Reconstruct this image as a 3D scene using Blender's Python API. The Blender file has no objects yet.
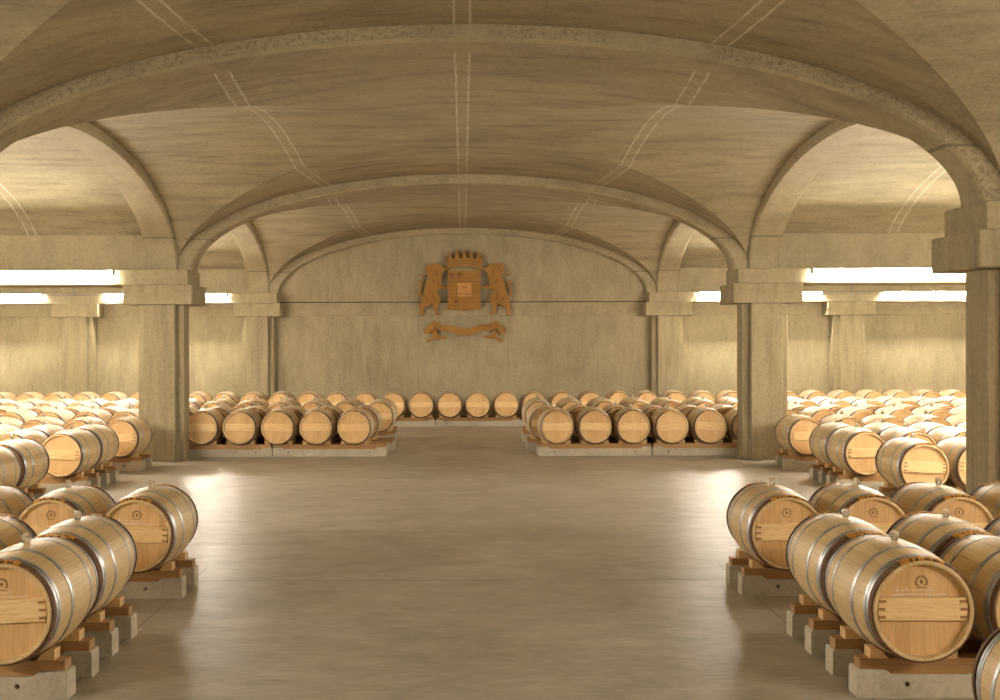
import bpy, bmesh, math, random
from mathutils import Vector, Matrix
random.seed(7)
scene = bpy.context.scene
COL = scene.collection
PI = math.pi

# ------------------------------------------------------------------ camera, world, exposure
cam_d = bpy.data.cameras.new('camera')
cam_d.sensor_width = 36.0
cam_d.lens = 1160 * 36 / 1000.0
cam_d.shift_x = 0.037
cam_d.shift_y = -0.0085
cam_d.clip_end = 200
cam = bpy.data.objects.new('camera', cam_d)
cam.location = (0, 0, 2.12)
cam.rotation_euler = (PI / 2, math.radians(0.16), 0)
COL.objects.link(cam)
scene.camera = cam

world = bpy.data.worlds.new('world')
world.use_nodes = True
world.node_tree.nodes['Background'].inputs[0].default_value = (1.0, 0.85, 0.62, 1)
world.node_tree.nodes['Background'].inputs[1].default_value = 0.0
scene.world = world
scene.view_settings.view_transform = 'Standard'
scene.view_settings.look = 'None'
scene.view_settings.gamma = 1
scene.view_settings.exposure = 0.0
try:
    scene.view_settings.use_curve_mapping = False
except Exception:
    pass
scene.cycles.max_bounces = 10
scene.cycles.diffuse_bounces = 7
scene.cycles.sample_clamp_indirect = 6.0
LAMP_COLOR = (1.0, 0.90, 0.74)
LAMP_POWER = 560.0

# ------------------------------------------------------------------ dimensions of the vaulted cellar
S = 9.85                       # distance between rows of columns along the hall
ROWS = [0.8, 10.62, 20.5, 30.35]   # front face of the capitals in each row
XC, XO, XW = 5.40, 10.18, 14.95    # nave column, outer column, side wall
ZU0, ZU1 = 3.14, 3.41          # impost slab
ZL0 = 2.79                     # underside of the capital
XN = 5.12                      # nave face of the longitudinal arches
A_IN, H_IN = 4.87, 1.56
WALL_Y = 30.95
BACK_Y = -9.05

# ------------------------------------------------------------------ material helpers
def new_mat(name):
    m = bpy.data.materials.new(name)
    m.use_nodes = True
    nt = m.node_tree
    b = nt.nodes['Principled BSDF']
    return m, nt, b

class NB:
    def __init__(self, nt):
        self.nt = nt
    def n(self, typ, **kw):
        nd = self.nt.nodes.new(typ)
        for k, v in kw.items():
            setattr(nd, k, v)
        return nd
    def link(self, a, b):
        self.nt.links.new(a, b)
    def val(self, sock, v):
        if hasattr(v, 'is_output') or hasattr(v, 'links'):
            self.link(v, sock)
        else:
            sock.default_value = v
    def math(self, op, a, b=None, c=None, clamp=False):
        nd = self.n('ShaderNodeMath', operation=op)
        nd.use_clamp = clamp
        self.val(nd.inputs[0], a)
        if b is not None:
            self.val(nd.inputs[1], b)
        if c is not None:
            self.val(nd.inputs[2], c)
        return nd.outputs[0]
    def mapping(self, vec, scale=(1, 1, 1), loc=(0, 0, 0)):
        nd = self.n('ShaderNodeMapping')
        self.link(vec, nd.inputs[0])
        self.val(nd.inputs['Scale'], scale)
        self.val(nd.inputs['Location'], loc)
        return nd.outputs[0]
    def noise(self, vec, scale, detail=4, rough=0.55, dist=0.0):
        nd = self.n('ShaderNodeTexNoise')
        self.link(vec, nd.inputs['Vector'])
        nd.inputs['Scale'].default_value = scale
        nd.inputs['Detail'].default_value = detail
        nd.inputs['Roughness'].default_value = rough
        nd.inputs['Distortion'].default_value = dist
        return nd.outputs[0]
    def ramp(self, fac, stops):
        nd = self.n('ShaderNodeValToRGB')
        cr = nd.color_ramp
        while len(cr.elements) < len(stops):
            cr.elements.new(0.5)
        for e, (p, c) in zip(cr.elements, stops):
            e.position = p
            e.color = c if len(c) == 4 else (c[0], c[1], c[2], 1)
        self.link(fac, nd.inputs[0])
        return nd.outputs[0]
    def mix(self, fac, a, b, mode='MIX'):
        nd = self.n('ShaderNodeMix', data_type='RGBA', blend_type=mode)
        self.val(nd.inputs[0], fac)
        for i, v in ((6, a), (7, b)):
            if isinstance(v, tuple) and len(v) == 3:
                v = (v[0], v[1], v[2], 1)
            self.val(nd.inputs[i], v)
        return nd.outputs[2]
    def xyz(self, vec):
        nd = self.n('ShaderNodeSeparateXYZ')
        self.link(vec, nd.inputs[0])
        return nd.outputs
    def bump(self, h, strength, dist, bsdf):
        nd = self.n('ShaderNodeBump')
        nd.inputs['Strength'].default_value = strength
        nd.inputs['Distance'].default_value = dist
        self.link(h, nd.inputs['Height'])
        self.link(nd.outputs[0], bsdf.inputs['Normal'])

def world_pos(nb):
    return nb.n('ShaderNodeNewGeometry').outputs['Position']

def concrete(name, base, streak=(1, 1, 1), streak_amt=0.16, blotch=0.3, grain=14, lines_x=0.0, speckle=0.0, seam=False, joints=False, efflo=0.25):
    m, nt, b = new_mat(name)
    nb = NB(nt)
    P = world_pos(nb)
    lo = tuple(c * 0.74 for c in base)
    hi = tuple(min(1, c * 1.18) for c in base)
    n1 = nb.noise(P, 0.55, 5, 0.6, 0.4)
    col = nb.ramp(n1, [(0.3, lo), (0.72, hi)])
    col = nb.mix(1 - blotch, col, base) if blotch < 1 else col
    st = nb.noise(nb.mapping(P, streak), 2.4, 6, 0.65)
    stc = nb.ramp(st, [(0.32, (1 - streak_amt * 1.6,) * 3), (0.52, (1, 1, 1)), (0.75, (1 + streak_amt * 0.7,) * 3)])
    col = nb.mix(1.0, col, stc, 'MULTIPLY')
    gr = nb.noise(P, grain, 6, 0.7)
    grc = nb.ramp(gr, [(0.3, (0.83, 0.82, 0.78)), (0.6, (1.05, 1.05, 1.05))])
    col = nb.mix(1.0, col, grc, 'MULTIPLY')
    # pale lime bloom in loose patches
    ef = nb.noise(nb.mapping(P, tuple(0.5 * s for s in streak), (7, 3, 1)), 1.5, 9, 0.72, 0.8)
    efm = nb.math('MULTIPLY', nb.ramp(ef, [(0.56, (0, 0, 0)), (0.68, (1, 1, 1))]), efflo)
    col = nb.mix(efm, col, tuple(min(1, c * 1.5) for c in base))
    x, y, z = nb.xyz(P)
    if lines_x > 0:      # formwork joints of the wall panels
        u = nb.math('FRACT', nb.math('DIVIDE', x, lines_x))
        ln = nb.math('LESS_THAN', nb.math('ABSOLUTE', nb.math('SUBTRACT', u, 0.5)), 0.006 / lines_x)
        col = nb.mix(nb.math('MULTIPLY', ln, 0.35), col, tuple(c * 0.45 for c in base))
    if speckle > 0:      # bare, pitted aggregate on the arch faces
        nrm = nb.n('ShaderNodeNewGeometry').outputs['Normal']
        ny = nb.math('GREATER_THAN', nb.math('ABSOLUTE', nb.xyz(nrm)[1]), 0.8)
        sp = nb.noise(nb.mapping(P, (1, 1, 1.3)), 19, 5, 0.75)
        area = nb.noise(P, 0.9, 3, 0.6)
        msk = nb.math('MULTIPLY', nb.ramp(sp, [(0.49, (0, 0, 0)), (0.56, (1, 1, 1))]), nb.ramp(area, [(0.34, (0, 0, 0)), (0.50, (1, 1, 1))]))
        msk = nb.math('MULTIPLY', nb.math('MULTIPLY', msk, ny), speckle)
        col = nb.mix(msk, col, (base[0] * 0.42, base[1] * 0.36, base[2] * 0.32))
    if seam:
        ln = nb.math('LESS_THAN', nb.math('ABSOLUTE', nb.math('SUBTRACT', z, 3.97)), 0.014)
        col = nb.mix(nb.math('MULTIPLY', ln, 0.6), col, tuple(c * 0.35 for c in base))
    if joints:           # double pale mortar lines running along the vaults
        at = nb.n('ShaderNodeAttribute', attribute_name='joint').outputs['Fac']
        wob = nb.math('MULTIPLY', nb.math('SUBTRACT', nb.noise(P, 5, 4), 0.5), 0.035)
        d = nb.math('ABSOLUTE', nb.math('SUBTRACT', nb.math('ABSOLUTE', nb.math('ADD', at, wob)), 0.075))
        brk = nb.ramp(nb.noise(P, 3.0, 5, 0.7), [(0.36, (0.25,) * 3), (0.55, (1, 1, 1))])
        ln = nb.math('MULTIPLY', nb.math('SUBTRACT', 1.0, nb.math('DIVIDE', d, 0.017), clamp=True), brk)
        inner = nb.math('LESS_THAN', nb.math('ABSOLUTE', at), 0.07)
        col = nb.mix(nb.math('MULTIPLY', inner, 0.12), col, tuple(min(1, c * 1.35) for c in base))
        col = nb.mix(nb.math('MULTIPLY', ln, 0.62), col, (0.80, 0.75, 0.64))
        # thin branching hairline cracks
        v = nb.n('ShaderNodeTexVoronoi', feature='DISTANCE_TO_EDGE')
        wv = nb.n('ShaderNodeVectorMath', operation='ADD')
        nz = nb.n('ShaderNodeTexNoise'); nz.inputs['Scale'].default_value = 1.3
        nb.link(P, nz.inputs['Vector']); nb.link(P, wv.inputs[0]); nb.link(nz.outputs[1], wv.inputs[1])
        nb.link(wv.outputs[0], v.inputs['Vector']); v.inputs['Scale'].default_value = 0.75
        cr = nb.math('LESS_THAN', v.outputs[0], 0.009)
        col = nb.mix(nb.math('MULTIPLY', cr, 0.22), col, tuple(c * 0.5 for c in base))
    nb.link(col, b.inputs['Base Color'])
    b.inputs['Roughness'].default_value = 0.85
    b.inputs['Specular IOR Level'].default_value = 0.25
    nb.bump(nb.math('ADD', st, nb.math('MULTIPLY', gr, 0.5)), 0.25, 0.02, b)
    return m

CB = (0.350, 0.296, 0.190)
M = {}
M['vault'] = concrete('vault_concrete', CB, (0.35, 1.6, 1.0), 0.19, 0.65, 18, joints=True, efflo=0.32)
M['side_vault'] = concrete('side_vault_concrete', CB, (0.35, 1.6, 1.0), 0.19, 0.65, 18, joints=True, efflo=0.35)
M['arch'] = concrete('arch_concrete', CB, (0.8, 0.8, 1.2), 0.13, 0.4, 16, speckle=0.5, seam=True, efflo=0.35)
M['arch_plain'] = concrete('far_arch_concrete', CB, (0.8, 0.8, 1.2), 0.13, 0.4, 16, speckle=0.25, seam=True, efflo=0.2)
M['arch_long'] = concrete('long_arch_concrete', CB, (1.0, 1.0, 0.8), 0.10, 0.35, 16, seam=True, efflo=0.15)
M['wall'] = concrete('wall_concrete', CB, (2.2, 2.2, 0.5), 0.10, 0.7, 18, lines_x=2.4, efflo=0.3)
M['beam'] = concrete('beam_concrete', CB, (1.6, 1.6, 0.5), 0.10, 0.35, 16, efflo=0.12)
M['column'] = concrete('column_concrete', (0.350, 0.296, 0.190), (3.0, 3.0, 0.3), 0.15, 0.35, 18, efflo=0.10)
M['capital'] = concrete('capital_concrete', CB, (2.6, 2.6, 0.5), 0.14, 0.4, 16, efflo=0.12)
M['rail'] = concrete('rail_concrete', (0.50, 0.45, 0.35), (1, 1, 1), 0.12, 0.4, 30, efflo=0.2)

def floor_mat():
    m, nt, b = new_mat('polished_floor')
    nb = NB(nt)
    P = world_pos(nb)
    n1 = nb.noise(P, 0.7, 6, 0.6, 0.6)
    col = nb.ramp(n1, [(0.3, (0.35, 0.315, 0.245)), (0.5, (0.42, 0.38, 0.305)), (0.72, (0.50, 0.46, 0.38))])
    n2 = nb.noise(nb.mapping(P, (0.7, 1.3, 1)), 3, 7, 0.6, 0.1)
    col = nb.mix(1.0, col, nb.ramp(n2, [(0.3, (0.84, 0.83, 0.8)), (0.65, (1.08, 1.08, 1.08))]), 'MULTIPLY')
    n3 = nb.noise(nb.mapping(P, (0.35, 1.5, 1)), 16, 6, 0.75)
    col = nb.mix(1.0, col, nb.ramp(n3, [(0.35, (0.82, 0.81, 0.78)), (0.62, (1.08, 1.08, 1.08))]), 'MULTIPLY')
    x, y, z = nb.xyz(P)
    gy = nb.math('ABSOLUTE', nb.math('SUBTRACT', nb.math('FRACT', nb.math('DIVIDE', nb.math('SUBTRACT', y, 10.3 - 4.925), 9.85)), 0.5))
    ln = nb.math('LESS_THAN', gy, 0.009 / 9.85)
    gx = nb.math('LESS_THAN', nb.math('ABSOLUTE', nb.math('SUBTRACT', nb.math('ABSOLUTE', x), 2.42)), 0.007)
    lm = nb.math('MAXIMUM', ln, nb.math('MULTIPLY', nb.math('MULTIPLY', gx, 0.7), nb.math('LESS_THAN', y, 11.0)))
    col = nb.mix(nb.math('MULTIPLY', lm, 0.75), col, (0.10, 0.08, 0.055))
    nb.link(col, b.inputs['Base Color'])
    r = nb.ramp(nb.noise(nb.mapping(P, (0.5, 1.4, 1)), 3.0, 5, 0.65), [(0.3, (0.33,) * 3), (0.7, (0.45,) * 3)])
    nb.link(r, b.inputs['Roughness'])
    b.inputs['Specular IOR Level'].default_value = 0.36
    nb.bump(nb.noise(P, 2.5, 2, 0.5), 0.10, 0.02, b)
    return m
M['floor'] = floor_mat()

def simple(name, col, rough=0.5, metal=0.0, var=0.1, scale=20, spec=0.5):
    m, nt, b = new_mat(name)
    nb = NB(nt)
    tc = nb.n('ShaderNodeTexCoord').outputs['Object']
    n1 = nb.noise(tc, scale, 5, 0.65)
    c = nb.ramp(n1, [(0.3, tuple(max(0, v * (1 - var)) for v in col)), (0.7, tuple(min(1, v * (1 + var)) for v in col))])
    nb.link(c, b.inputs['Base Color'])
    b.inputs['Roughness'].default_value = rough
    b.inputs['Metallic'].default_value = metal
    b.inputs['Specular IOR Level'].default_value = spec
    return m
M['steel'] = simple('galvanised_steel', (0.44, 0.455, 0.475), 0.46, 0.85, 0.25, 30)
M['bark'] = simple('chestnut_bark', (0.13, 0.062, 0.028), 0.75, 0, 0.55, 45)
M['willow'] = simple('willow_binding', (0.58, 0.27, 0.04), 0.6, 0, 0.35, 60)
M['chalk'] = simple('white_chalk', (0.80, 0.74, 0.66), 0.9, 0, 0.1, 60)
M['brand'] = simple('burned_mark', (0.20, 0.11, 0.055), 0.8, 0, 0.2, 60)
M['housing'] = simple('grey_fixture', (0.20, 0.18, 0.15), 0.5, 0.2, 0.1, 20)
M['crest'] = simple('carved_wood', (0.28, 0.130, 0.014), 0.55, 0, 0.15, 6)
M['crest_light'] = simple('pale_carved_wood', (0.46, 0.23, 0.06), 0.55, 0, 0.15, 6)
M['crest_line'] = simple('carved_groove', (0.12, 0.045, 0.012), 0.7, 0, 0.15, 6)
M['dark'] = simple('dark_shade_paint', (0.03, 0.025, 0.02), 0.9, 0, 0.1, 10)

def wood_staves():
    m, nt, b = new_mat('oak_staves')
    nb = NB(nt)
    tc = nb.n('ShaderNodeTexCoord').outputs['Object']
    rnd = nb.n('ShaderNodeObjectInfo').outputs['Random']
    x, y, z = nb.xyz(tc)
    ang = nb.math('ARCTAN2', x, z)
    u = nb.math('MULTIPLY', nb.math('ADD', ang, PI), 28 / (2 * PI))
    fl = nb.math('FLOOR', u)
    wn = nb.n('ShaderNodeTexWhiteNoise', noise_dimensions='2D')
    cmb = nb.n('ShaderNodeCombineXYZ')
    nb.link(fl, cmb.inputs[0]); nb.link(rnd, cmb.inputs[1])
    nb.link(cmb.outputs[0], wn.inputs['Vector'])
    col = nb.ramp(wn.outputs['Value'], [(0.0, (0.60, 0.425, 0.215)), (0.5, (0.68, 0.50, 0.275)), (1.0, (0.75, 0.575, 0.335))])
    cg = nb.n('ShaderNodeCombineXYZ')
    nb.link(nb.math('MULTIPLY', u, 1.6), cg.inputs[0]); nb.link(y, cg.inputs[1]); nb.link(nb.math('MULTIPLY', rnd, 9), cg.inputs[2])
    gr = nb.noise(nb.mapping(cg.outputs[0], (2.2, 1.6, 1)), 3, 6, 0.65)
    col = nb.mix(1.0, col, nb.ramp(gr, [(0.3, (0.84, 0.80, 0.74)), (0.65, (1.06, 1.06, 1.06))]), 'MULTIPLY')
    fr = nb.math('ABSOLUTE', nb.math('SUBTRACT', nb.math('FRACT', u), 0.5))
    seam = nb.math('GREATER_THAN', fr, 0.487)
    col = nb.mix(nb.math('MULTIPLY', seam, 0.45), col, (0.20, 0.11, 0.05))
    hs = nb.n('ShaderNodeHueSaturation')
    nb.link(nb.math('MULTIPLY_ADD', rnd, 0.14, 0.93), hs.inputs['Value'])
    nb.link(col, hs.inputs['Color'])
    nb.link(hs.outputs[0], b.inputs['Base Color'])
    b.inputs['Roughness'].default_value = 0.5
    b.inputs['Specular IOR Level'].default_value = 0.4
    return m
M['staves'] = wood_staves()

def wood_boards(name, c0, c1, board, axis=0, wavy=0.0, deep=(0.88, 0.83, 0.74)):
    m, nt, b = new_mat(name)
    nb = NB(nt)
    tc = nb.n('ShaderNodeTexCoord').outputs['Object']
    rnd = nb.n('ShaderNodeObjectInfo').outputs['Random']
    xyz = nb.xyz(tc)
    u = nb.math('DIVIDE', xyz[axis], board)
    u = nb.math('ADD', u, nb.math('MULTIPLY', rnd, 3.0))
    wn = nb.n('ShaderNodeTexWhiteNoise', noise_dimensions='2D')
    cmb = nb.n('ShaderNodeCombineXYZ')
    nb.link(nb.math('FLOOR', u), cmb.inputs[0]); nb.link(rnd, cmb.inputs[1])
    nb.link(cmb.outputs[0], wn.inputs['Vector'])
    col = nb.mix(wn.outputs['Value'], c0, c1)
    sc = [1.0, 1.0, 1.0]
    sc[axis] = 14.0
    off = nb.n('ShaderNodeCombineXYZ'); nb.link(nb.math('MULTIPLY', rnd, 20), off.inputs[1])
    add = nb.n('ShaderNodeVectorMath', operation='ADD'); nb.link(tc, add.inputs[0]); nb.link(off.outputs[0], add.inputs[1])
    gr = nb.noise(nb.mapping(add.outputs[0], tuple(sc)), 7 if not wavy else 4, 5, 0.6, wavy)
    col = nb.mix(1.0, col, nb.ramp(gr, [(0.32, deep), (0.6, (1.03, 1.03, 1.03))]), 'MULTIPLY')
    fr = nb.math('ABSOLUTE', nb.math('SUBTRACT', nb.math('FRACT', u), 0.5))
    seam = nb.math('GREATER_THAN', fr, 0.5 - 0.0012 / board)
    col = nb.mix(nb.math('MULTIPLY', seam, 0.4), col, tuple(v * 0.4 for v in c0))
    nb.link(col, b.inputs['Base Color'])
    b.inputs['Roughness'].default_value = 0.55
    return m
M['head'] = wood_boards('oak_head', (0.64, 0.40, 0.175), (0.72, 0.485, 0.235), 0.085, 0)
M['bar'] = wood_boards('pine_bar', (0.80, 0.57, 0.28), (0.86, 0.64, 0.34), 0.6, 2, 2.2, (0.80, 0.70, 0.56))
M['peg'] = simple('oak_peg', (0.36, 0.18, 0.07), 0.6, 0, 0.2, 40)
M['timber'] = wood_boards('timber_bearer', (0.33, 0.175, 0.065), (0.42, 0.24, 0.10), 3.0, 2, 1.0)
M['wedge'] = simple('pale_wedge', (0.62, 0.40, 0.18), 0.6, 0, 0.2, 12)

def glass():
    m, nt, b = new_mat('clear_bung_glass')
    b.inputs['Base Color'].default_value = (0.97, 0.97, 0.95, 1)
    b.inputs['Roughness'].default_value = 0.06
    b.inputs['Transmission Weight'].default_value = 0.9
    b.inputs['IOR'].default_value = 1.45
    nb = NB(nt)
    n = nb.noise(nb.n('ShaderNodeTexCoord').outputs['Object'], 30, 2)
    nb.link(nb.ramp(n, [(0.3, (0.04,) * 3), (0.7, (0.12,) * 3)]), b.inputs['Roughness'])
    return m
M['glass'] = glass()

def lamp_mat():
    m, nt, b = new_mat('fluorescent_tube')
    b.inputs['Base Color'].default_value = (0.9, 0.9, 0.9, 1)
    b.inputs['Emission Color'].default_value = (*LAMP_COLOR, 1)
    b.inputs['Emission Strength'].default_value = LAMP_POWER
    return m
M['tube'] = lamp_mat()

# ------------------------------------------------------------------ object helpers
def link_mesh(name, me, mat=None, parent=None):
    if mat is not None:
        me.materials.append(mat)
    o = bpy.data.objects.new(name, me)
    COL.objects.link(o)
    if parent is not None:
        o.parent = parent
    return o

def obj(name, verts, faces, mat, parent=None, smooth=False):
    me = bpy.data.meshes.new(name)
    me.from_pydata([tuple(v) for v in verts], [], faces)
    bm = bmesh.new(); bm.from_mesh(me)
    bmesh.ops.recalc_face_normals(bm, faces=bm.faces)
    bm.to_mesh(me); bm.free()
    if smooth:
        for p in me.polygons:
            p.use_smooth = True
    return link_mesh(name, me, mat, parent)

class MB:
    """collects shapes for ONE mesh"""
    def __init__(self):
        self.v, self.f = [], []
    def add(self, verts, faces):
        b = len(self.v)
        self.v += [tuple(p) for p in verts]
        self.f += [tuple(b + i for i in f) for f in faces]
        return self
    def box(self, x0, x1, y0, y1, z0, z1):
        v = [(x, y, z) for z in (z0, z1) for y in (y0, y1) for x in (x0, x1)]
        return self.add(v, [(0, 2, 3, 1), (4, 5, 7, 6), (0, 1, 5, 4), (2, 6, 7, 3), (0, 4, 6, 2), (1, 3, 7, 5)])
    def prism(self, pts, d0, d1, plane='xz'):
        """polygon pts extruded; plane xz -> along y, yz -> along x, xy -> along z"""
        n = len(pts)
        def P(a, b, d):
            return {'xz': (a, d, b), 'yz': (d, a, b), 'xy': (a, b, d)}[plane]
        v = [P(a, b, d0) for a, b in pts] + [P(a, b, d1) for a, b in pts]
        f = [tuple(range(n)), tuple(range(2 * n - 1, n - 1, -1))]
        f += [(i, (i + 1) % n, n + (i + 1) % n, n + i) for i in range(n)]
        return self.add(v, f)
    def lathe_y(self, prof, seg=48, a0=0, a1=2 * PI, closed=True):
        """prof: list of (y, r) round the y axis"""
        n = len(prof)
        full = abs(a1 - a0 - 2 * PI) < 1e-6
        k = seg if full else seg + 1
        v = []
        for i in range(k):
            a = a0 + (a1 - a0) * i / seg
            for y, r in prof:
                v.append((r * math.sin(a), y, r * math.cos(a)))
        f = []
        for i in range(seg):
            j = (i + 1) % k
            rng = range(n) if closed else range(n - 1)
            for q in rng:
                q2 = (q + 1) % n
                f.append((i * n + q, j * n + q, j * n + q2, i * n + q2))
        return self.add(v, f)
    def lathe_z(self, prof, seg=20, cx=0, cy=0):
        n = len(prof)
        v = []
        for i in range(seg):
            a = 2 * PI * i / seg
            for z, r in prof:
                v.append((cx + r * math.sin(a), cy + r * math.cos(a), z))
        f = []
        for i in range(seg):
            j = (i + 1) % seg
            for q in range(n - 1):
                f.append((i * n + q, j * n + q, j * n + q + 1, i * n + q + 1))
        return self.add(v, f)
    def stroke(self, pts, w, y0, y1):
        """a ribbon of width w along pts in the xz plane"""
        n = len(pts)
        L, R = [], []
        for i, (x, z) in enumerate(pts):
            a = pts[max(0, i - 1)]; b = pts[min(n - 1, i + 1)]
            dx, dz = b[0] - a[0], b[1] - a[1]
            l = math.hypot(dx, dz) or 1
            ww = w[i] if isinstance(w, (list, tuple)) else w
            nx, nz = -dz / l * ww / 2, dx / l * ww / 2
            L.append((x + nx, z + nz)); R.append((x - nx, z - nz))
        v = [(x, y0, z) for x, z in L] + [(x, y0, z) for x, z in R] + [(x, y1, z) for x, z in L] + [(x, y1, z) for x, z in R]
        f = []
        for i in range(n - 1):
            f += [(i, i + 1, n + i + 1, n + i), (2 * n + i, 3 * n + i, 3 * n + i + 1, 2 * n + i + 1), (i, 2 * n + i, 2 * n + i + 1, i + 1), (n + i, n + i + 1, 3 * n + i + 1, 3 * n + i)]
        f += [(0, n, 3 * n, 2 * n), (n - 1, 3 * n - 1, 4 * n - 1, 2 * n - 1)]
        return self.add(v, f)
    def build(self, name, mat, parent=None, smooth=False, auto=None):
        o = obj(name, self.v, self.f, mat, parent, smooth)
        if auto is not None:
            for p in o.data.polygons:
                p.use_smooth = True
            o.data.set_sharp_from_angle(angle=math.radians(auto))
        return o

def bevel(o, w, seg=2, ang=30):
    bm = bmesh.new(); bm.from_mesh(o.data)
    ed = [e for e in bm.edges if len(e.link_faces) == 2 and e.calc_face_angle(0) > math.radians(ang)]
    bmesh.ops.bevel(bm, geom=ed, offset=w, segments=seg, profile=0.5, affect='EDGES', clamp_overlap=True)
    bm.to_mesh(o.data); bm.free()
    return o

def thing(name, label, cat, loc=(0, 0, 0), group=None, rz=0):
    o = bpy.data.objects.new(name, None)
    o.empty_display_size = 0.2
    COL.objects.link(o)
    o.location = loc
    o.rotation_euler = (0, 0, rz)
    tag(o, label, cat, group)
    return o
def tag(o, label, cat, group=None):
    o['label'] = label; o['category'] = cat
    if group:
        o['group'] = group
def struct(o, label=None, cat=None):
    o['kind'] = 'structure'
    if label:
        o['label'] = label
    if cat:
        o['category'] = cat
    return o
def copy_tree(o, parent=None):
    c = o.copy(); COL.objects.link(c)
    if parent is not None:
        c.parent = parent
    for ch in KIDS.get(o.name, list(o.children)):
        copy_tree(ch, c)
    return c
KIDS = {}

# ------------------------------------------------------------------ the shell: floor, walls
struct(MB().box(-XW - .3, XW + .3, BACK_Y - .3, WALL_Y + .3, -0.2, 0).build('floor', M['floor']), 'polished grey brown concrete floor with faint joints', 'floor')
struct(MB().box(-XW, XW, WALL_Y, WALL_Y + .3, 0, 5.9).build('wall_back', M['wall']), 'plain concrete end wall carrying the coat of arms', 'wall')
struct(MB().box(-XW, XW, BACK_Y - .3, BACK_Y, 0, 5.9).build('wall_front', M['wall']), 'concrete wall behind the viewer', 'wall')
struct(MB().box(-XW - .3, -XW, BACK_Y - .3, WALL_Y + .3, 0, 5.9).build('wall_left', M['wall']), 'concrete wall closing the left side of the cellar', 'wall')
struct(MB().box(XW, XW + .3, BACK_Y - .3, WALL_Y + .3, 0, 5.9).build('wall_right', M['wall']), 'concrete wall closing the right side of the cellar', 'wall')
# stringcourse on the end wall between the pilasters
bb = MB().box(-XW, XW, WALL_Y - .05, WALL_Y, ZL0 + .02, ZU0 + .02)
bevel(bb.build('trim_1', M['beam']), .006)
struct(MB().box(-XW, XW, WALL_Y - .02, WALL_Y, ZU0 + .02, ZU0 + .045).build('trim_2', M['dark']), 'dark strip painted as shade of the gap above the end wall band', 'painted shade')  # solid dark strip; its colour stands for the shade in the gap
struct(bpy.data.objects['trim_1'], 'flat concrete band running across the end wall below the crest', 'wall band')

# ------------------------------------------------------------------ ceiling: groin vaults over the nave, barrel vaults over the aisles
def bay_ranges():
    r = []
    for i in range(4):
        y1 = ROWS[i] + 0.38
        y0 = ROWS[i - 1] + 0.84 if i else BACK_Y
        r.append((y0, y1))
    r[3] = (ROWS[2] + .84, ROWS[3] + .38)
    return r
BAYS = bay_ranges()

def add_joint_mesh(name, V, F, J, mat):
    me = bpy.data.meshes.new(name)
    me.from_pydata(V, [], F)
    at = me.attributes.new('joint', 'FLOAT', 'POINT')
    at.data.foreach_set('value', J)
    for p in me.polygons:
        p.use_smooth = True
    me.set_sharp_from_angle(angle=math.radians(16))
    return me

def nave_z(x, y, yc, hy):
    u = min(1, abs(y - yc) / hy)
    w = min(1, abs(x) / 5.16)
    r = 0.05 * (1 - u) * (1 - max(0, (abs(x) - 3.3) / 1.86) ** 1.5 if abs(x) > 3.3 else 1)
    zl = ZU1 + 1.72 * math.sqrt(max(0, 1 - w * w))
    zt = ZU1 + 1.72 * math.sqrt(max(0, 1 - u * u))
    return max(zl, zt) + r

def nave_vault(k, y0, y1):
    yc = (y0 + y1) / 2; hy = (y1 - y0) / 2 + 0.03
    n = 120
    V, J, F = [], [], []
    for j in range(n + 1):
        y = yc + hy * math.sin((-1 + 2 * j / n) * PI / 2)
        y = min(max(y, y0 - .02), y1 + .02)
        for i in range(n + 1):
            x = 5.16 * math.sin((-1 + 2 * i / n) * PI / 2)
            V.append((x, y, nave_z(x, y, yc, hy)))
            u = abs(y - yc) / hy
            xj = 2.44 + 0.22 * (1 - u ** 2)
            J.append(abs(x) if abs(x) < 1.2 else xj - abs(x))
    for j in range(n):
        for i in range(n):
            a, b, c, d = j * (n + 1) + i, j * (n + 1) + i + 1, (j + 1) * (n + 1) + i + 1, (j + 1) * (n + 1) + i
            if i == j:
                F += [(a, b, c), (a, c, d)]
            elif i == n - 1 - j:
                F += [(a, b, d), (b, c, d)]
            else:
                F.append((a, b, c, d))
    return V, F, J

def side_vault(y0, y1, sgn):
    yc = (y0 + y1) / 2; hy = (y1 - y0) / 2
    prof = [(yc - hy - .02, 4.05)]
    vk = hy - 0.07
    a = vk / math.sqrt(1 - ((4.05 - ZU1) / 1.68) ** 2)
    t0 = math.asin(min(1, vk / a))
    for i in range(61):
        t = -t0 + 2 * t0 * i / 60
        prof.append((yc + a * math.sin(t), ZU1 + 1.68 * math.cos(t)))
    prof += [(yc + hy + .02, 4.05)]
    xs = [XN + .45 + (XW - XN - .45) * i / 40 for i in range(41)]
    V, J = [], []
    for x in xs:
        for y, z in prof:
            V.append((sgn * x, y, z))
            J.append(x - 7.72)
    n = len(prof)
    F = [(i * n + q, (i + 1) * n + q, (i + 1) * n + q + 1, i * n + q + 1) for i in range(40) for q in range(n - 1)]
    return V, F, J

V, F, J = [], [], []
for k, (y0, y1) in enumerate(BAYS):
    v, f, j = nave_vault(k, y0, y1)
    b = len(V); V += v; J += j; F += [tuple(b + q for q in ff) for ff in f]
me = add_joint_mesh('ceiling', V, F, J, M['vault'])
struct(link_mesh('ceiling', me, M['vault']), 'pale concrete groin vault with double mortar lines over the wide aisle', 'ceiling')
for sgn, nm in ((-1, 'left'), (1, 'right')):
    V, F, J = [], [], []
    for k, (y0, y1) in enumerate(BAYS):
        v, f, j = side_vault(y0, y1, sgn)
        b = len(V); V += v; J += j; F += [tuple(b + q for q in ff) for ff in f]
    me = add_joint_mesh('ceiling_' + nm, V, F, J, M['side_vault'])
    struct(link_mesh('ceiling_' + nm, me, M['side_vault']), 'lamp-lit concrete barrel vault over the %s side bays' % nm, 'ceiling')

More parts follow.
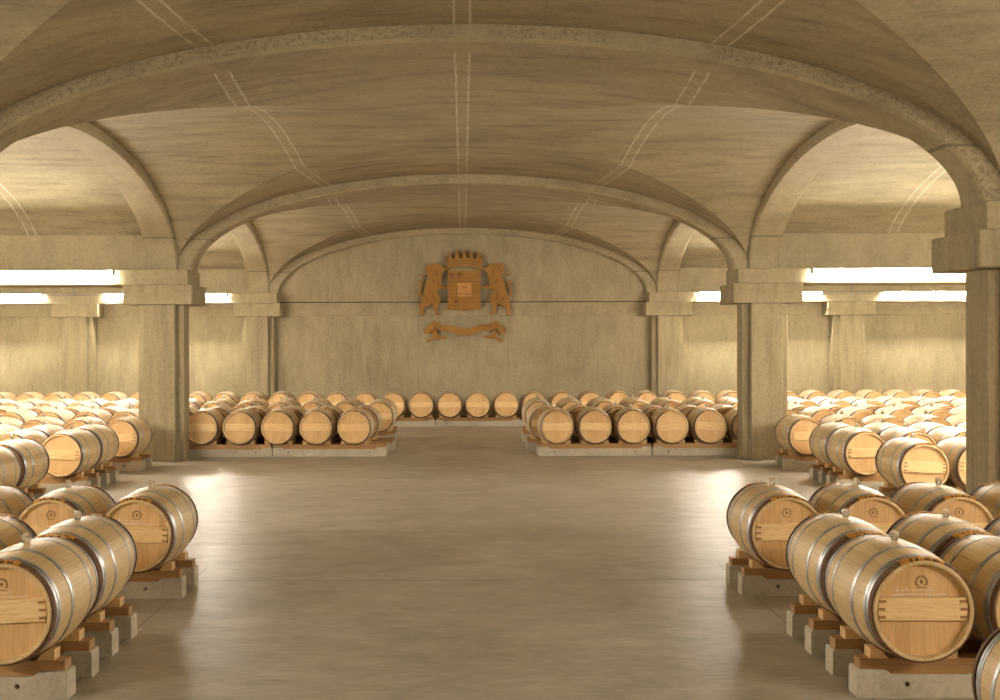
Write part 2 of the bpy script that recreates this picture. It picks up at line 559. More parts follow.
# arches ------------------------------------------------------------------
def ring(a_in, h_in, a_out, h_out, n=64):
    p = [(a_in * math.cos(PI * i / n), h_in * math.sin(PI * i / n)) for i in range(n + 1)]
    q = [(a_out * math.cos(PI * i / n), h_out * math.sin(PI * i / n)) for i in range(n + 1)]
    return p, q
def arch_mesh(name, c, d0, d1, a_in, h_in, a_out, h_out, along, mat, ch=0.035):
    """arch with lightly chamfered lower edges"""
    n = 72
    V, F = [], []
    prof = [(a_out, h_out, d0), (a_in + ch, h_in + ch, d0), (a_in, h_in, d0 + ch), (a_in, h_in, d1 - ch), (a_in + ch, h_in + ch, d1), (a_out, h_out, d1)]
    m = len(prof)
    for i in range(n + 1):
        t = PI * i / n
        for a, h, d in prof:
            u = c + a * math.cos(t); z = ZU1 + h * math.sin(t)
            V.append((u, d, z) if along == 'x' else (d, u, z))
    for i in range(n):
        for q in range(m):
            F.append((i * m + q, (i + 1) * m + q, (i + 1) * m + (q + 1) % m, i * m + (q + 1) % m))
    F += [tuple(range(m)), tuple(n * m + q for q in range(m - 1, -1, -1))]
    o = obj(name, V, F, mat)
    for p in o.data.polygons:
        p.use_smooth = True
    o.data.set_sharp_from_angle(angle=math.radians(25))
    return o
row_words = ['row of columns behind the viewer', 'nearest columns', 'middle columns', 'end wall pilasters']
for i, y in enumerate(ROWS):
    d0, d1 = (y + .38, y + .84)
    if i == 3:
        d1 = WALL_Y
    o = arch_mesh('transverse_arch', 0, d0, d1, A_IN + (.04 if i == 1 else 0), H_IN, 5.22, 1.77, 'x', M['arch'] if i < 2 else M['arch_plain'])
    tag(o, ['wide low concrete arch behind the viewer', 'nearest wide concrete arch with pitted brown face crossing the ceiling', 'second wide concrete arch, resting on the two middle columns', 'shallow concrete wall arch framing the coat of arms'][i], 'arch')
bay_words = ['behind the viewer', 'beside the nearest barrels', 'between the nearest and middle columns', 'between the middle columns and the end wall']
for k, (y0, y1) in enumerate(BAYS):
    c = (y0 + y1) / 2; a = (y1 - y0) / 2 - 0.05
    for sgn, nm in ((-1, 'left'), (1, 'right')):
        d = sorted((sgn * XN, sgn * (XN + .56)))
        o = arch_mesh('side_arch', c, d[0], d[1], a - .0, H_IN + .02, a + .2, 1.78, 'y', M['arch_long'])
        tag(o, '%s concrete side arch %s' % (nm, bay_words[k]), 'arch')
    # piers of plain wall carrying the arch at both ends, down to the impost
    # (they belong to the lintel walls below)

# ------------------------------------------------------------------ columns, lintel beams
def shaft_poly(cx, y0, hx=.41, dep=.70, n=.13, nd=.16):
    x0, x1, y1 = cx - hx, cx + hx, y0 + dep
    return [(x0 + n, y0), (x1 - n, y0), (x1 - n, y0 + nd), (x1, y0 + nd), (x1, y1 - nd), (x1 - n, y1 - nd), (x1 - n, y1), (x0 + n, y1), (x0 + n, y1 - nd), (x0, y1 - nd), (x0, y0 + nd), (x0 + n, y0 + nd)]
def column(cx, row, label, pilaster=False):
    y = ROWS[row]
    t = thing('column' if not pilaster else 'pilaster', label, 'column' if not pilaster else 'pilaster', (cx, y + .5, 0), 'concrete columns' if not pilaster else 'concrete pilasters on the end wall')
    L = Matrix.Translation((-cx, -y - .5, 0))
    def put(mb, name, mat, bv):
        mb.v = [tuple(L @ Vector(p)) for p in mb.v]
        o = mb.build(name, mat, t)
        bevel(o, bv, 1)
        return o
    yb = WALL_Y if pilaster else None
    pts = shaft_poly(cx, y + .10) if row > 1 else shaft_poly(cx, y + .10, .425, .80)
    if pilaster:
        pts = [(px, min(py, WALL_Y)) for px, py in pts]
        x0, x1 = cx - .41, cx + .41
        pts = [(x0 + .13, y + .1), (x1 - .13, y + .1), (x1 - .13, y + .26), (x1, y + .26), (x1, WALL_Y), (x0, WALL_Y), (x0, y + .26), (x0 + .13, y + .26)]
    put(MB().prism(pts, 0, ZL0, 'xy'), 'shaft', M['column'], .008)
    cap_y1 = WALL_Y if pilaster else y + 1.1
    put(MB().box(cx - .615, cx + .615, y, cap_y1, ZL0, ZU0), 'capital', M['capital'], .012)
    return t
for row in range(4):
    for sgn, nm in ((-1, 'left'), (1, 'right')):
        for cx, pos in ((XC, 'inner'), (XO, 'outer')):
            if row == 3:
                lab = '%s concrete pilaster on the end wall, %s of the coat of arms' % ('inner' if pos == 'inner' else 'outer', nm)
            else:
                if cx == XC:
                    lab = ['%s square concrete column behind the viewer', '%s nearest concrete column, large at the picture edge', '%s middle concrete column with stepped capital beside the far barrels'][row] % nm
                else:
                    lab = ['outer %s concrete column behind the viewer', 'outer %s concrete column in line with the nearest columns', 'outer %s concrete column in line with the middle columns'][row] % nm
            column(sgn * (cx - (.055 if row == 1 and cx == XC else 0)), row, lab, row == 3)
        # lintel: impost slab + wall up to the vault, running outward from the inner column
        y = ROWS[row]
        x0, x1 = (4.83 if row == 1 else 4.88), XW
        yb1 = WALL_Y if row == 3 else y + 1.02
        t = thing('lintel_beam', ['%s concrete lintel behind the viewer', '%s concrete lintel on the nearest columns', '%s concrete lintel carrying the bright lamps on the middle columns', '%s concrete lintel along the end wall carrying the far lamps'][row] % nm, 'beam', (sgn * XC, y + .5, ZU0))
        L = Vector((sgn * XC, y + .5, ZU0))
        mb = MB().box(*sorted((sgn * x0, sgn * x1)), y + .08, yb1, ZU0, ZU1)
        mb.v = [tuple(Vector(p) - L) for p in mb.v]
        bevel(mb.build('impost_slab', M['beam'], t), .010, 1)
        z1 = 4.6
        yb2 = WALL_Y if row == 3 else y + .84
        mb = MB().box(*sorted((sgn * (XN), sgn * x1)), y + .38, yb2, ZU1, 4.9)
        mb.v = [tuple(Vector(p) - L) for p in mb.v]
        mb.build('spandrel_wall', M['beam'], t)

# ------------------------------------------------------------------ strip lights on the lintels
def strip_light_proto():
    t = thing('strip_light', 'x', 'light', (0, 0, 0), 'strip lights on the lintels')
    h = MB().box(-1.63, 1.63, -0.092, 0.05, 0.031, 0.040).build('housing', M['housing'], t)  # top plate shaped to cut off the tube's upward light
    bevel(h, .008, 1)
    v = MB()
    n = 16
    V = [(x, -0.050 + 0.030 * math.cos(2 * PI * i / n), 0.030 * math.sin(2 * PI * i / n)) for x in (-1.60, 1.60) for i in range(n)]
    Fc = [(i, (i + 1) % n, n + (i + 1) % n, n + i) for i in range(n)] + [tuple(range(n)), tuple(range(2 * n - 1, n - 1, -1))]
    v.add(V, Fc)
    v.build('tube', M['tube'], t, smooth=False)
    MB().box(-1.63, 1.63, -.074, -.034, -.052, -.047).build('added_light_lip', M['housing'], t)  # lip added under the tube to block steep downward light
    for s in (-1, 1):
        bevel(MB().box(s * 1.615 - .018, s * 1.615 + .018, -0.098, 0.0, -0.052, 0.040).build('end_cap', M['housing'], t), .006, 1)
    return t
light0 = strip_light_proto()
KIDS[light0.name] = list(light0.children)
first = True
for row in range(4):
    for sgn, nm in ((-1, 'left'), (1, 'right')):
        for cx, pos in ((7.785, 'inner'), (12.61, 'outer')):
            o = light0 if first else copy_tree(light0)
            first = False
            o.location = (sgn * cx, ROWS[row] + .03, ZU1 - 0.055)
            o['label'] = ['%s %s glowing strip light behind the viewer', '%s %s glowing strip light beside the nearest column', '%s %s glowing strip light beside the middle column', '%s %s glowing strip light on the end wall lintel'][row] % (pos, nm)
            if row < 3:      # the same light on the far face of the lintel
                o = copy_tree(light0)
                o.location = (sgn * cx, ROWS[row] + 1.07, ZU1 - 0.055)
                o.rotation_euler = (0, 0, PI)
                o['label'] = ['%s %s strip light on the far face of the lintel behind the viewer', '%s %s strip light on the far face of the nearest lintel', '%s %s strip light on the far face of the middle lintel'][row] % (pos, nm)
for row in (2, 3):
    for sgn, nm in ((-1, 'left'), (1, 'right')):
        t = thing('cable_conduit', 'thin dark cable conduit between the two %s lamps of the %s lintel' % (nm, 'middle' if row == 2 else 'end wall'), 'conduit', (sgn * 10.2, ROWS[row] + .055, ZU1 - .055))
        MB().box(-.775, .775, -.012, .012, -.012, .012).build('pipe', M['housing'], t)
        MB().box(-.03, .03, -.012, .01, .012, .22).build('hanger', M['housing'], t)
        MB().box(-.03, .03, -.002, .255, .22, .235).build('hanger_arm', M['housing'], t)

# ------------------------------------------------------------------ the barrel
LB, RB, RE = 0.915, 0.337, 0.293
HB = LB / 2
def rad(y):
    return RB - (RB - RE) * (abs(y) / HB) ** 1.9
ZAX = 0.540       # axis above the floor
def hoop(y0, y1, th, lift=0.0):
    mb = MB()
    ys = [y0 + (y1 - y0) * i / 3 for i in range(4)]
    prof = [(y, rad(y) + lift - .002) for y in ys] + [(y, rad(y) + lift + th) for y in reversed(ys)]
    return mb.lathe_y(prof, 56)

def barrel_proto(detail):
    t = thing('oak_barrel', 'x', 'barrel')
    # staves, with chime and recess at both ends
    prof = []
    n = 22
    prof += [(-HB + .045, .266), (-HB + .002, .273), (-HB, RE - .006), (-HB + .004, RE)]
    for i in range(1, n):
        y = -HB + LB * i / n
        prof.append((y, rad(y)))
    prof += [(HB - .004, RE), (HB, RE - .006), (HB - .002, .273), (HB - .045, .266)]
    b = MB().lathe_y(prof, 64, closed=False)
    o = b.build('staves', M['staves'], t, auto=35)
    for s, nm in ((-1, 'head'), (1, 'rear_head')):
        k = 48
        y = s * (HB - .040)
        V = [(0.272 * math.sin(2 * PI * i / k), y, 0.272 * math.cos(2 * PI * i / k)) for i in range(k)] + [(0.272 * math.sin(2 * PI * i / k), y - s * .02, 0.272 * math.cos(2 * PI * i / k)) for i in range(k)]
        Fc = [tuple(range(k)), tuple(range(2 * k - 1, k - 1, -1))] + [(i, (i + 1) % k, k + (i + 1) % k, k + i) for i in range(k)]
        h = obj(nm, V, Fc, M['head'], t)
        if s < 0:
            # cross bar let into the head
            zz0, zz1 = -.058, .078
            def hw(z):
                return math.sqrt(.266 ** 2 - z * z) - .002
            pts = [(-hw(zz0), zz0), (hw(zz0), zz0)] + [(hw(zz0 + (zz1 - zz0) * i / 6), zz0 + (zz1 - zz0) * i / 6) for i in range(1, 6)] + [(hw(zz1), zz1), (-hw(zz1), zz1)] + [(-hw(zz0 + (zz1 - zz0) * i / 6), zz0 + (zz1 - zz0) * i / 6) for i in range(5, 0, -1)]
            bar = MB().prism(pts, y - .026, y, 'xz').build('cross_bar', M['bar'], h)
            bevel(bar, .003, 1, 50)
            if detail > 0:
                for sx in (-1, 1):
                    for kz in range(3):
                        z = zz0 + .022 + kz * .046
                        x = sx * (hw(z) - .022)
                        MB().box(x - .020, x + .020, y - .031, y - .02, z - .008, z + .008).build('peg', M['peg'], h)
    # hoops
    for s in (-1, 1):
        hoop(min(s * (HB - .012), s * (HB - .048)), max(s * (HB - .012), s * (HB - .048)), .011).build('bark_hoop', M['bark'], t, auto=40)
        ys = sorted((s * (HB - .056), s * (HB - .088)))
        hoop(ys[0], ys[1], .0035).build('steel_hoop', M['steel'], t, auto=40)
        ys = sorted((s * (HB - .094), s * (HB - .118)))
        hoop(ys[0], ys[1], .003).build('steel_hoop', M['steel'], t, auto=40)
        ys = sorted((s * .162, s * .197))
        hoop(ys[0], ys[1], .003).build('steel_hoop', M['steel'], t, auto=40)
        # willow ties at the top of each end
        w = MB()
        for i in range(15):
            if i in (3, 8, 9, 12) and s < 0 or i in (5, 11):
                continue
            a = -0.42 + 0.80 * i / 14 + random.uniform(-.006, .006)
            da = 0.023
            y0 = s * (HB - .004); y1 = s * (HB - .052 - .006 * math.sin(i * 2.1))
            prof = [(min(y0, y1), RE - .006), (max(y0, y1), RE - .006), (max(y0, y1), rad(y0 if s > 0 else y1) + .0135), ((y0 + y1) / 2, rad((y0 + y1) / 2) + .0185), (min(y0, y1), rad(y1 if s > 0 else y0) + .0135)]
            w.lathe_y(prof, 2, a - da, a + da)
        ya, yb = sorted((s * (HB - .024), s * (HB - .034)))
        w.lathe_y([(ya, RE - .004), (yb, RE - .004), (yb, rad(yb) + .0145), (ya, rad(ya) + .0145)], 24, -.44, .40)
        w.build('willow_tie', M['willow'], t)
    # glass bung
    if detail < 0:
        pass
    elif detail > 0:
        g = MB().lathe_z([(RB - .004, 0.0), (RB - .004, .020), (RB + .012, .022), (RB + .016, .027), (RB + .045, .028), (RB + .060, .022), (RB + .066, .010), (RB + .067, 0.0)], 20)
        g.build('glass_bung', M['glass'], t, auto=50)
    else:
        MB().lathe_z([(RB - .004, 0.0), (RB - .004, .022), (RB + .045, .026), (RB + .064, .014), (RB + .066, 0.0)], 10).build('glass_bung', M['glass'], t, smooth=True)
    return t

def arc_pts(cx, cz, r, a0, a1, n=14):
    return [(cx + r * math.cos(a0 + (a1 - a0) * i / n), cz + r * math.sin(a0 + (a1 - a0) * i / n)) for i in range(n + 1)]
YF = -HB + .040          # front plane of the head
def emblem(parent):
    m = MB()
    cx, cz = 0.0, 0.165
    for r, w in ((.036, .0035),):
        m.stroke(arc_pts(cx, cz, r, math.radians(-40), math.radians(220), 26), w, YF - .0015, YF)
    for i in range(18):
        a = math.radians(-50 + 280 * i / 17)
        c0 = (cx + .026 * math.cos(a), cz + .026 * math.sin(a)); c1 = (cx + .034 * math.cos(a + .25), cz + .034 * math.sin(a + .25))
        m.stroke([c0, c1], .0035, YF - .0015, YF)
    m.prism([(cx, cz + .018), (cx - .008, cz + .002), (cx - .007, cz - .008), (cx, cz - .012), (cx + .007, cz - .008), (cx + .008, cz + .002)], YF - .0015, YF, 'xz')
    m.stroke([(cx - .030, cz - .037), (cx - .012, cz - .033), (cx + .012, cz - .033), (cx + .030, cz - .037)], .004, YF - .0015, YF)
    m.build('burned_emblem', M['brand'], parent)
def chalk(parent, seed):
    r = random.Random(seed)
    m = MB()
    # quick hand-written letters
    x = -.150
    z = .112
    m.stroke([(x + .016, z + .034), (x + .006, z + .004), (x, z), (x + .024, z - .002)], .0035, YF - .0012, YF)
    x += .034
    for k in range(7):
        if k == 2:
            x += .016
        h = r.choice((.010, .014, .024))
        m.stroke([(x, z), (x + .005, z + h), (x + .011, z + .001), (x + .019, z + .004 + r.uniform(-.003, .006))], .003, YF - .0012, YF)
        x += .024
    m.stroke([(-.165, z - .024), (-.05, z - .018), (.06, z - .021), (.150, z - .020)], [.006, .005, .003, .004], YF - .0012, YF)
    if seed % 2 == 0:
        m.stroke([(.045, z - .012), (.052, z - .030)], .003, YF - .0012, YF)
        m.stroke([(.040, z - .025), (.060, z - .017)], .003, YF - .0012, YF)
    m.build('chalk_writing', M['chalk'], parent)

b_far = barrel_proto(0)
b_plain = barrel_proto(-1)
b_near = barrel_proto(1)
b_mark = barrel_proto(1); emblem(b_mark)
b_chalk = barrel_proto(1); emblem(b_chalk); chalk(b_chalk, 4)
b_chalk2 = barrel_proto(1); emblem(b_chalk2); chalk(b_chalk2, 7)
PROTO = {'plain': b_plain, 'far': b_far, 'near': b_near, 'mark': b_mark, 'chalk': b_chalk, 'chalk2': b_chalk2}
def snapshot(o):
    KIDS[o.name] = list(o.children)
    for c in o.children:
        snapshot(c)
bpy.context.view_layer.update()
for p in PROTO.values():
    snapshot(p)
used = {k: False for k in PROTO}

ORD = ['first', 'second', 'third', 'fourth', 'fifth', 'sixth', 'seventh', 'eighth', 'ninth', 'tenth', 'eleventh', 'twelfth', 'thirteenth', 'fourteenth', 'fifteenth', 'sixteenth', 'seventeenth', 'eighteenth', 'nineteenth', 'twentieth']
def place_barrel(kind, x, yfront, label, group):
    p = PROTO[kind]
    if not used[kind]:
        o = p; used[kind] = True
    else:
        o = copy_tree(p)
    o.location = (x, yfront + HB, ZAX)
    o.rotation_euler = (0, random.uniform(-.05, .05), random.uniform(-.008, .008))
    o['label'] = label
    o['group'] = group
    return o

# ------------------------------------------------------------------ the rail: concrete sleeper, timber bearer, wedges
PITCH = 0.705
RL = 3 * PITCH - .012
ZT = 0.225
def rail_proto(off=0.0):
    t = thing('barrel_rail', 'x', 'barrel rail')
    h = RL / 2
    # concrete base: raised ends, lower middle
    w = .075
    top0, top1 = .135, .165
    prof = [(-h, 0), (h, 0), (h, top1 - .012), (h - .012, top1), (h - .17, top1), (h - .205, top0), (-h + .205, top0), (-h + .17, top1), (-h + .012, top1), (-h, top1 - .012)]
    o = MB().prism(prof, -w, w, 'xz').build('concrete_base', M['rail'], t)
    # holes through the base
    cut = []
    for s in (-1, 1):
        k = 16
        V = [(s * (h - .30) + .016 * math.cos(2 * PI * i / k), yy, .078 + .016 * math.sin(2 * PI * i / k)) for yy in (-.2, .2) for i in range(k)]
        Fc = [(i, (i + 1) % k, k + (i + 1) % k, k + i) for i in range(k)] + [tuple(range(k)), tuple(range(2 * k - 1, k - 1, -1))]
        cut.append((V, Fc))
    mb = MB()
    for V, Fc in cut:
        mb.add(V, Fc)
    c = mb.build('cutter', M['dark'])
    md = o.modifiers.new('b', 'BOOLEAN'); md.object = c; md.operation = 'DIFFERENCE'; md.solver = 'EXACT'
    bpy.context.view_layer.update()
    dg = bpy.context.evaluated_depsgraph_get()
    me = bpy.data.meshes.new_from_object(o.evaluated_get(dg))
    o.modifiers.clear()
    o.data = me
    bpy.data.objects.remove(c, do_unlink=True)
    # timber with shallow saddles
    pts = []
    tw = .055
    e = .022
    low = [(-h + e, top1 + .0005), (-h + .172, top1 + .0005), (-h + .208, top0 + .0005), (h - .208, top0 + .0005), (h - .172, top1 + .0005), (h - e, top1 + .0005)]
    R = rad(.2) + .0015
    tops = []
    nn = 140
    for i in range(nn + 1):
        x = (h - e) - (2 * (h - e)) * i / nn
        z = ZT
        for bx in (-PITCH + off, off, PITCH + off):
            dx = abs(x - bx)
            if dx < R:
                z = min(z, ZAX - math.sqrt(R * R - dx * dx))
        tops.append((x, z))
    MB().prism(low + tops, -tw, tw, 'xz').build('timber_bearer', M['timber'], t)
    wd = None
    for bx in (-PITCH + off, off, PITCH + off):
        for s in (-1, 1):
            def az(d):
                return ZAX - math.sqrt(R * R - d * d) - .001
            pts = [(.15, ZT), (.26, ZT), (.26, .288), (.225, .286), (.19, min(.27, az(.19)))]
            pts = [(a, min(z, az(a))) for a, z in pts]
            pts[0] = (.15, ZT)
            MB().prism([(bx + s * a, z) for a, z in pts], -.05, .05, 'xz').build('wedge', M['wedge'], t)
    return t
rail0 = rail_proto()
bpy.context.view_layer.update()
snapshot(rail0)
rail_used = [False]
rail1 = rail_proto(-.24)
bpy.context.view_layer.update()
snapshot(rail1)
rail1_used = [False]
def place_rail(x, y, label, group, shifted=False):
    if shifted:
        o = copy_tree(rail1) if rail1_used[0] else rail1
        rail1_used[0] = True
        x += .24
    elif not rail_used[0]:
        o = rail0; rail_used[0] = True
    else:
        o = copy_tree(rail0)
    o.location = (x, y, 0)
    o['label'] = label; o['group'] = group
    return o

def px(x, y):
    return 463 + x * 1160 / y
def bank(sgn, x0, yf, row, kinds, xmax=13.9, margin=45, maxn=99, group=None, skip=lambda x: False, shifted=False):
    """a row of barrels from the aisle outward; x0 = axis of the barrel at the aisle"""
    n = 0
    while True:
        x = x0 + n * PITCH
        if x > xmax or n >= maxn:
            break
        p = px(sgn * (x - RB), yf + (LB if sgn > 0 else LB))
        if p < -margin or p > 1000 + margin:
            break
        n += 1
    grp = group or 'oak barrels resting on concrete rails'
    for i in range(n):
        x = x0 + i * PITCH
        if skip(x):
            continue
        k = kinds(i) if callable(kinds) else kinds
        desc = {'chalk': 'chalk-marked oak barrel', 'chalk2': 'chalk-marked oak barrel'}.get(k, 'light oak barrel')
        place_barrel(k, sgn * (x + random.uniform(-.002, .002)), yf + random.uniform(-.01, .01), '%s, %s from the aisle, %s' % (desc, ORD[i], row), grp)
    for g in range((n + 2) // 3):
        xc = x0 + PITCH * (1 + 3 * g)
        if xc + RL / 2 > XW:
            continue
        if skip(xc - PITCH) and skip(xc) and skip(xc + PITCH):
            continue
        for q, dy in (('front', .21), ('back', .66)):
            place_rail(sgn * xc, yf + dy, '%s concrete rail, %s trio from the aisle, %s' % (q, ORD[g], row), 'concrete rails under the barrels', shifted)

nr = lambda i: ['chalk', 'mark', 'chalk2', 'mark'][i % 4]
nm_ = lambda i: ['mark', 'near'][i % 2]
# foreground, each side of the aisle
bank(-1, 2.70, 6.75, 'front row of the left foreground stack', nr)
bank(-1, 2.72, 7.69, 'back row of the left foreground stack', nm_)
bank(-1, 2.68, 9.47, 'single row behind the left foreground stack', lambda i: ['chalk2', 'mark', 'near'][i % 3])
bank(1, 2.68, 6.75, 'front row of the right foreground stack', nr)
bank(1, 2.69, 7.69, 'back row of the right foreground stack', nm_)
bank(1, 2.66, 9.50, 'single row behind the right foreground stack', lambda i: ['mark', 'mark', 'mark', 'near'][i % 4], maxn=5)
bank(1, 2.66, 4.47, 'cut off by the bottom right corner', nm_, maxn=3, margin=200)
# middle bay, outside the line of the columns
bank(-1, 5.78, 13.50, 'first row of the left middle bay', lambda i: 'near')
bank(-1, 5.78, 14.44, 'second row of the left middle bay', lambda i: 'near')
bank(-1, 5.64, 16.20, 'third row of the left middle bay', lambda i: 'near')
bank(-1, 5.66, 17.14, 'fourth row of the left middle bay', lambda i: 'near')
bank(-1, 5.64, 19.00, 'fifth row of the left middle bay', lambda i: 'near')
bank(1, 5.71, 14.32, 'first row of the right middle bay', lambda i: 'near')
bank(1, 5.63, 16.15, 'second row of the right middle bay', lambda i: 'near')
bank(1, 5.67, 17.10, 'third row of the right middle bay', lambda i: 'near')
bank(1, 5.66, 19.05, 'fourth row of the right middle bay', lambda i: 'near')
# far bay, from the aisle outward behind the columns
bank(-1, 2.01, 21.32, 'first row of the left far bay', 'far', shifted=True)
bank(-1, 1.94, 22.30, 'second row of the left far bay', 'far', shifted=True)
bank(-1, 1.77, 24.30, 'third row of the left far bay', 'far')
bank(-1, 1.80, 25.28, 'fourth row of the left far bay', 'far')
bank(1, 1.73, 21.32, 'first row of the right far bay', 'far')
bank(1, 1.58, 22.30, 'second row of the right far bay', 'far')
bank(1, 1.60, 24.30, 'third row of the right far bay', 'far')
bank(1, 1.64, 25.28, 'fourth row of the right far bay', 'far')
# the row along the end wall, right across
XB = -0.34
for i in range(-19, 20):
    x = XB + i * PITCH
    if abs(x) > 13.9:
        continue
    side = 'left' if i <= 0 else 'right'
    k = -i if i <= 0 else i - 1
    place_barrel('plain', x, 28.80 + random.uniform(-.01, .01), 'oak barrel along the end wall, %s %s of the coat of arms' % (ORD[k], side), 'oak barrels resting on concrete rails')
for g in range(-6, 7):
    xc = XB + PITCH * (3 * g + 1)
    if abs(xc) + RL / 2 > XW - .05:
        continue
    for q, dy in (('front', .21), ('back', .66)):
        place_rail(xc, 28.80 + dy, '%s concrete rail along the end wall, %s trio from the %s end' % (q, ORD[g + 6], 'left'), 'concrete rails under the barrels')

# ------------------------------------------------------------------ coat of arms on the end wall
K = 1 / 37.75
def W(pxx, pyy):
    return ((pxx - 463.0) * K, 2.12 + (341.5 - pyy) * K)
def zoomA(pts):      # traced from one enlarged view: 8.98 units per picture pixel
    return [W(412 + a / 8.98, 242 + b / 8.98) for a, b in pts]
def smooth_poly(pts, it=2):
    for _ in range(it):
        q = []
        n = len(pts)
        for i in range(n):
            a, b = pts[i], pts[(i + 1) % n]
            q.append((a[0] * .75 + b[0] * .25, a[1] * .75 + b[1] * .25))
            q.append((a[0] * .25 + b[0] * .75, a[1] * .25 + b[1] * .75))
        pts = q
    return pts
CY0, CY1 = WALL_Y - .16, WALL_Y - .10
arms = thing('coat_of_arms', 'carved wooden coat of arms with crown, shield and two lions on the end wall', 'coat of arms', (0.05, WALL_Y - .04, 3.0))
AO = Vector(arms.location)
def cb(mb, name, mat, parent=arms, bv=0.0):
    if parent is arms or True:
        mb.v = [tuple(Vector(p) - AO) for p in mb.v]
    o = mb.build(name, mat, parent)
    if bv:
        bevel(o, bv, 2, 60)
    return o
lion = [(128, 265), (118, 240), (135, 212), (165, 190), (200, 186), (240, 196), (268, 212), (290, 236), (308, 232), (322, 240), (305, 258), (282, 268), (270, 295), (262, 330), (256, 355), (262, 378), (292, 392), (318, 388), (322, 408), (300, 420), (262, 416), (232, 422), (222, 440), (245, 480), (258, 515), (250, 560), (228, 592), (238, 640), (268, 656), (212, 658), (206, 620), (186, 590), (192, 556), (180, 548), (150, 575), (110, 585), (98, 620), (108, 656), (70, 658), (72, 610), (64, 580), (82, 545), (84, 500), (98, 462), (112, 430), (116, 390), (128, 345), (150, 318), (150, 292), (138, 284)]
tail = [(90, 500), (66, 490), (54, 455), (58, 415), (74, 380), (78, 352), (58, 350), (54, 340), (80, 334), (97, 348), (94, 382), (76, 420), (72, 455), (80, 478), (100, 480)]
tongue = [(146, 280), (110, 282), (88, 290), (70, 292), (68, 306), (84, 310), (92, 302), (112, 294), (150, 294)]
def mir(pts):
    cx = (465.2 - 463.0) * K
    return [(2 * cx - a, b) for a, b in pts]
for f in (lambda p: p, mir):
    m = MB().prism(f(smooth_poly(zoomA(lion), 1)), CY0, CY1, 'xz')
    l = cb(m, 'lion', M['crest'])
    m = MB().prism(f(smooth_poly(zoomA(tail), 1)), CY0 + .005, CY1 - .005, 'xz')
    cb(m, 'tail', M['crest'], l)
    m = MB().prism(f(smooth_poly(zoomA(tongue), 1)), CY0 + .01, CY1 - .01, 'xz')
    cb(m, 'raised_paw', M['crest'], l)
    m = MB()
    for st in ([(200, 230), (222, 262), (232, 300)], [(175, 240), (160, 262), (150, 270)], [(178, 440), (190, 480), (200, 520)], [(236, 350), (240, 372), (262, 392), (300, 398)], [(170, 212), (182, 222)], [(180, 330), (200, 350), (206, 380)], [(110, 470), (130, 500), (140, 540)]):
        m.stroke(f(zoomA(st)), .018, CY0 - .006, CY0 + .002)
    cb(m, 'carved_lines', M['crest_line'], l)
    m = MB().box(-.02, .02, CY1, WALL_Y, 0, .04)      # stand-off peg
    ox, oz = f(zoomA([(150, 480)]))[0]
    m.v = [(a + ox, b, c + oz) for a, b, c in m.v]
    cb(m, 'wall_peg', M['crest_line'], l)
# shield
def zoomB(pts):      # other enlarged view: 9.33 units per pixel
    return [W(440 + a / 9.333, 245 + b / 9.333) for a, b in pts]
sh = [(74, 236), (378, 236), (378, 600), (360, 606), (290, 604), (250, 610), (227, 620), (204, 610), (160, 604), (95, 606), (74, 598)]
shield = cb(MB().prism(zoomB(sh), CY0 - .02, CY1, 'xz'), 'shield', M['crest'])
m = MB().box(-.02, .02, CY1, WALL_Y, 3.05, 3.11)
cb(m, 'wall_peg', M['crest_line'])
m = MB()
m.stroke(zoomB([(76, 342), (376, 342)]), .012, CY0 - .026, CY0 - .018)
m.stroke(zoomB([(80, 300), (376, 300)]), .006, CY0 - .024, CY0 - .018)
for b in (268, 385, 420, 452, 490, 530, 565):
    m.stroke(zoomB([(80, b), (160 if 340 < b < 470 else 374, b)]), .005, CY0 - .0225, CY0 - .018)
def quatre(cx, cz, s=1.0):
    for ang in (0, 60, 120):
        dx, dz = 27 * s * math.cos(math.radians(ang)), 27 * s * math.sin(math.radians(ang))
        m.stroke(zoomB([(cx - dx, cz - dz), (cx - dx * .3, cz - dz * .3), (cx + dx * .3, cz + dz * .3), (cx + dx, cz + dz)]), [.034, .014, .014, .034], CY0 - .027, CY0 - .018)
quatre(112, 280); quatre(186, 276); quatre(152, 525, .85)
cb(m, 'carved_lines', M['crest_line'], shield)
inner = cb(MB().prism(zoomB([(166, 350), (296, 350), (296, 478), (232, 482), (166, 478)]), CY0 - .05, CY0 - .02, 'xz'), 'inner_shield', M['crest_light'], shield, .006)
m = MB()
for cx, cz in ((230, 395), (196, 460), (262, 460)):
    m.stroke(zoomB([(cx - 24, cz - 12), (cx - 12, cz + 2), (cx, cz - 2), (cx + 12, cz + 2), (cx + 24, cz - 12)]), .018, CY0 - .058, CY0 - .049)
cb(m, 'crescents', M['crest_line'], shield)
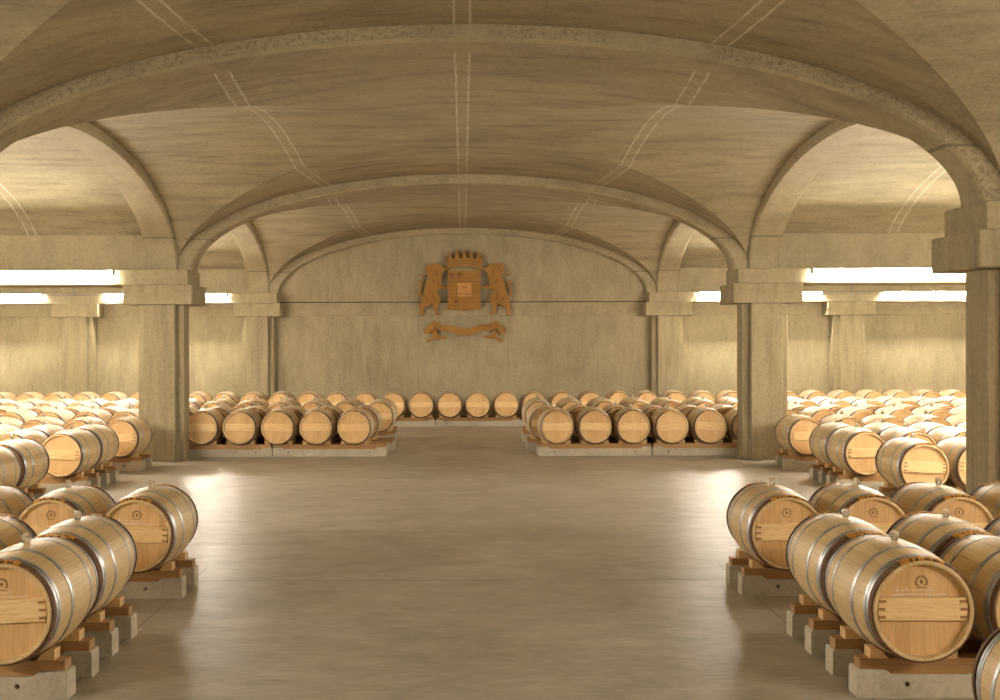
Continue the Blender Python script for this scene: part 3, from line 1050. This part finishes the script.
# crown
base_top = [(62, 215), (66, 170), (150, 152), (227, 147), (310, 152), (386, 168), (400, 215)]
crown_pts = [(68, 212), (58, 150), (24, 90), (80, 146), (82, 50), (118, 130), (134, 134), (158, 40), (188, 124), (204, 126), (228, 36), (252, 126), (268, 124), (294, 40), (318, 132), (334, 132), (366, 52), (376, 138), (426, 88), (398, 150), (390, 220), (420, 236), (385, 224), (310, 202), (227, 196), (145, 202), (70, 226), (30, 244)]
crown = cb(MB().prism(zoomB(crown_pts), CY0 - .03, CY1, 'xz'), 'crown', M['crest'])
m = MB()
m.stroke(zoomB([(66, 196), (145, 178), (227, 172), (310, 178), (390, 194)]), .014, CY0 - .037, CY0 - .028)
m.stroke(zoomB([(62, 166), (145, 152), (227, 148), (310, 152), (386, 164)]), .014, CY0 - .037, CY0 - .028)
cb(m, 'carved_lines', M['crest_line'], crown)
# ribbon below
def zoomC(pts):
    return [W(415 + a / 10.0, 310 + b / 10.0) for a, b in pts]
rib = thing('ribbon_scroll', 'carved wooden ribbon scroll on the wall below the coat of arms', 'wall ornament', (0.05, WALL_Y - .04, 2.35))
AO = Vector(rib.location)
r_pts = [(175, 112), (205, 108), (250, 128), (275, 150), (340, 148), (405, 162), (450, 185), (500, 192), (555, 186), (600, 166), (660, 150), (725, 150), (755, 130), (810, 106), (830, 112), (800, 190), (740, 208), (690, 208), (640, 215), (590, 240), (520, 256), (450, 250), (400, 232), (340, 214), (260, 212), (205, 186)]
cb(MB().prism(zoomC(r_pts), CY0, CY1, 'xz'), 'ribbon', M['crest'], rib)
for f in (lambda p: p, lambda p: [(2 * (W(465, 0)[0]) - a, b) for a, b in p]):
    e = cb(MB().prism(f(zoomC([(178, 110), (140, 150), (92, 190), (90, 234), (140, 238), (170, 205), (192, 180)])), CY0 + .02, CY1 + .02, 'xz'), 'folded_end', M['crest'], rib)
    cb(MB().prism(f(zoomC([(178, 200), (208, 196), (238, 250), (300, 256), (322, 270), (305, 284), (240, 284), (222, 292), (205, 284), (190, 288), (165, 300), (158, 318), (112, 320), (116, 300), (142, 286), (170, 282)])), CY0 + .03, CY1 + .03, 'xz'), 'ribbon_tail', M['crest'], e)
m = MB().box(-.02, .02, CY1, WALL_Y, 2.32, 2.36)
cb(m, 'wall_peg', M['crest_line'], rib)

print('objects', len(bpy.data.objects))
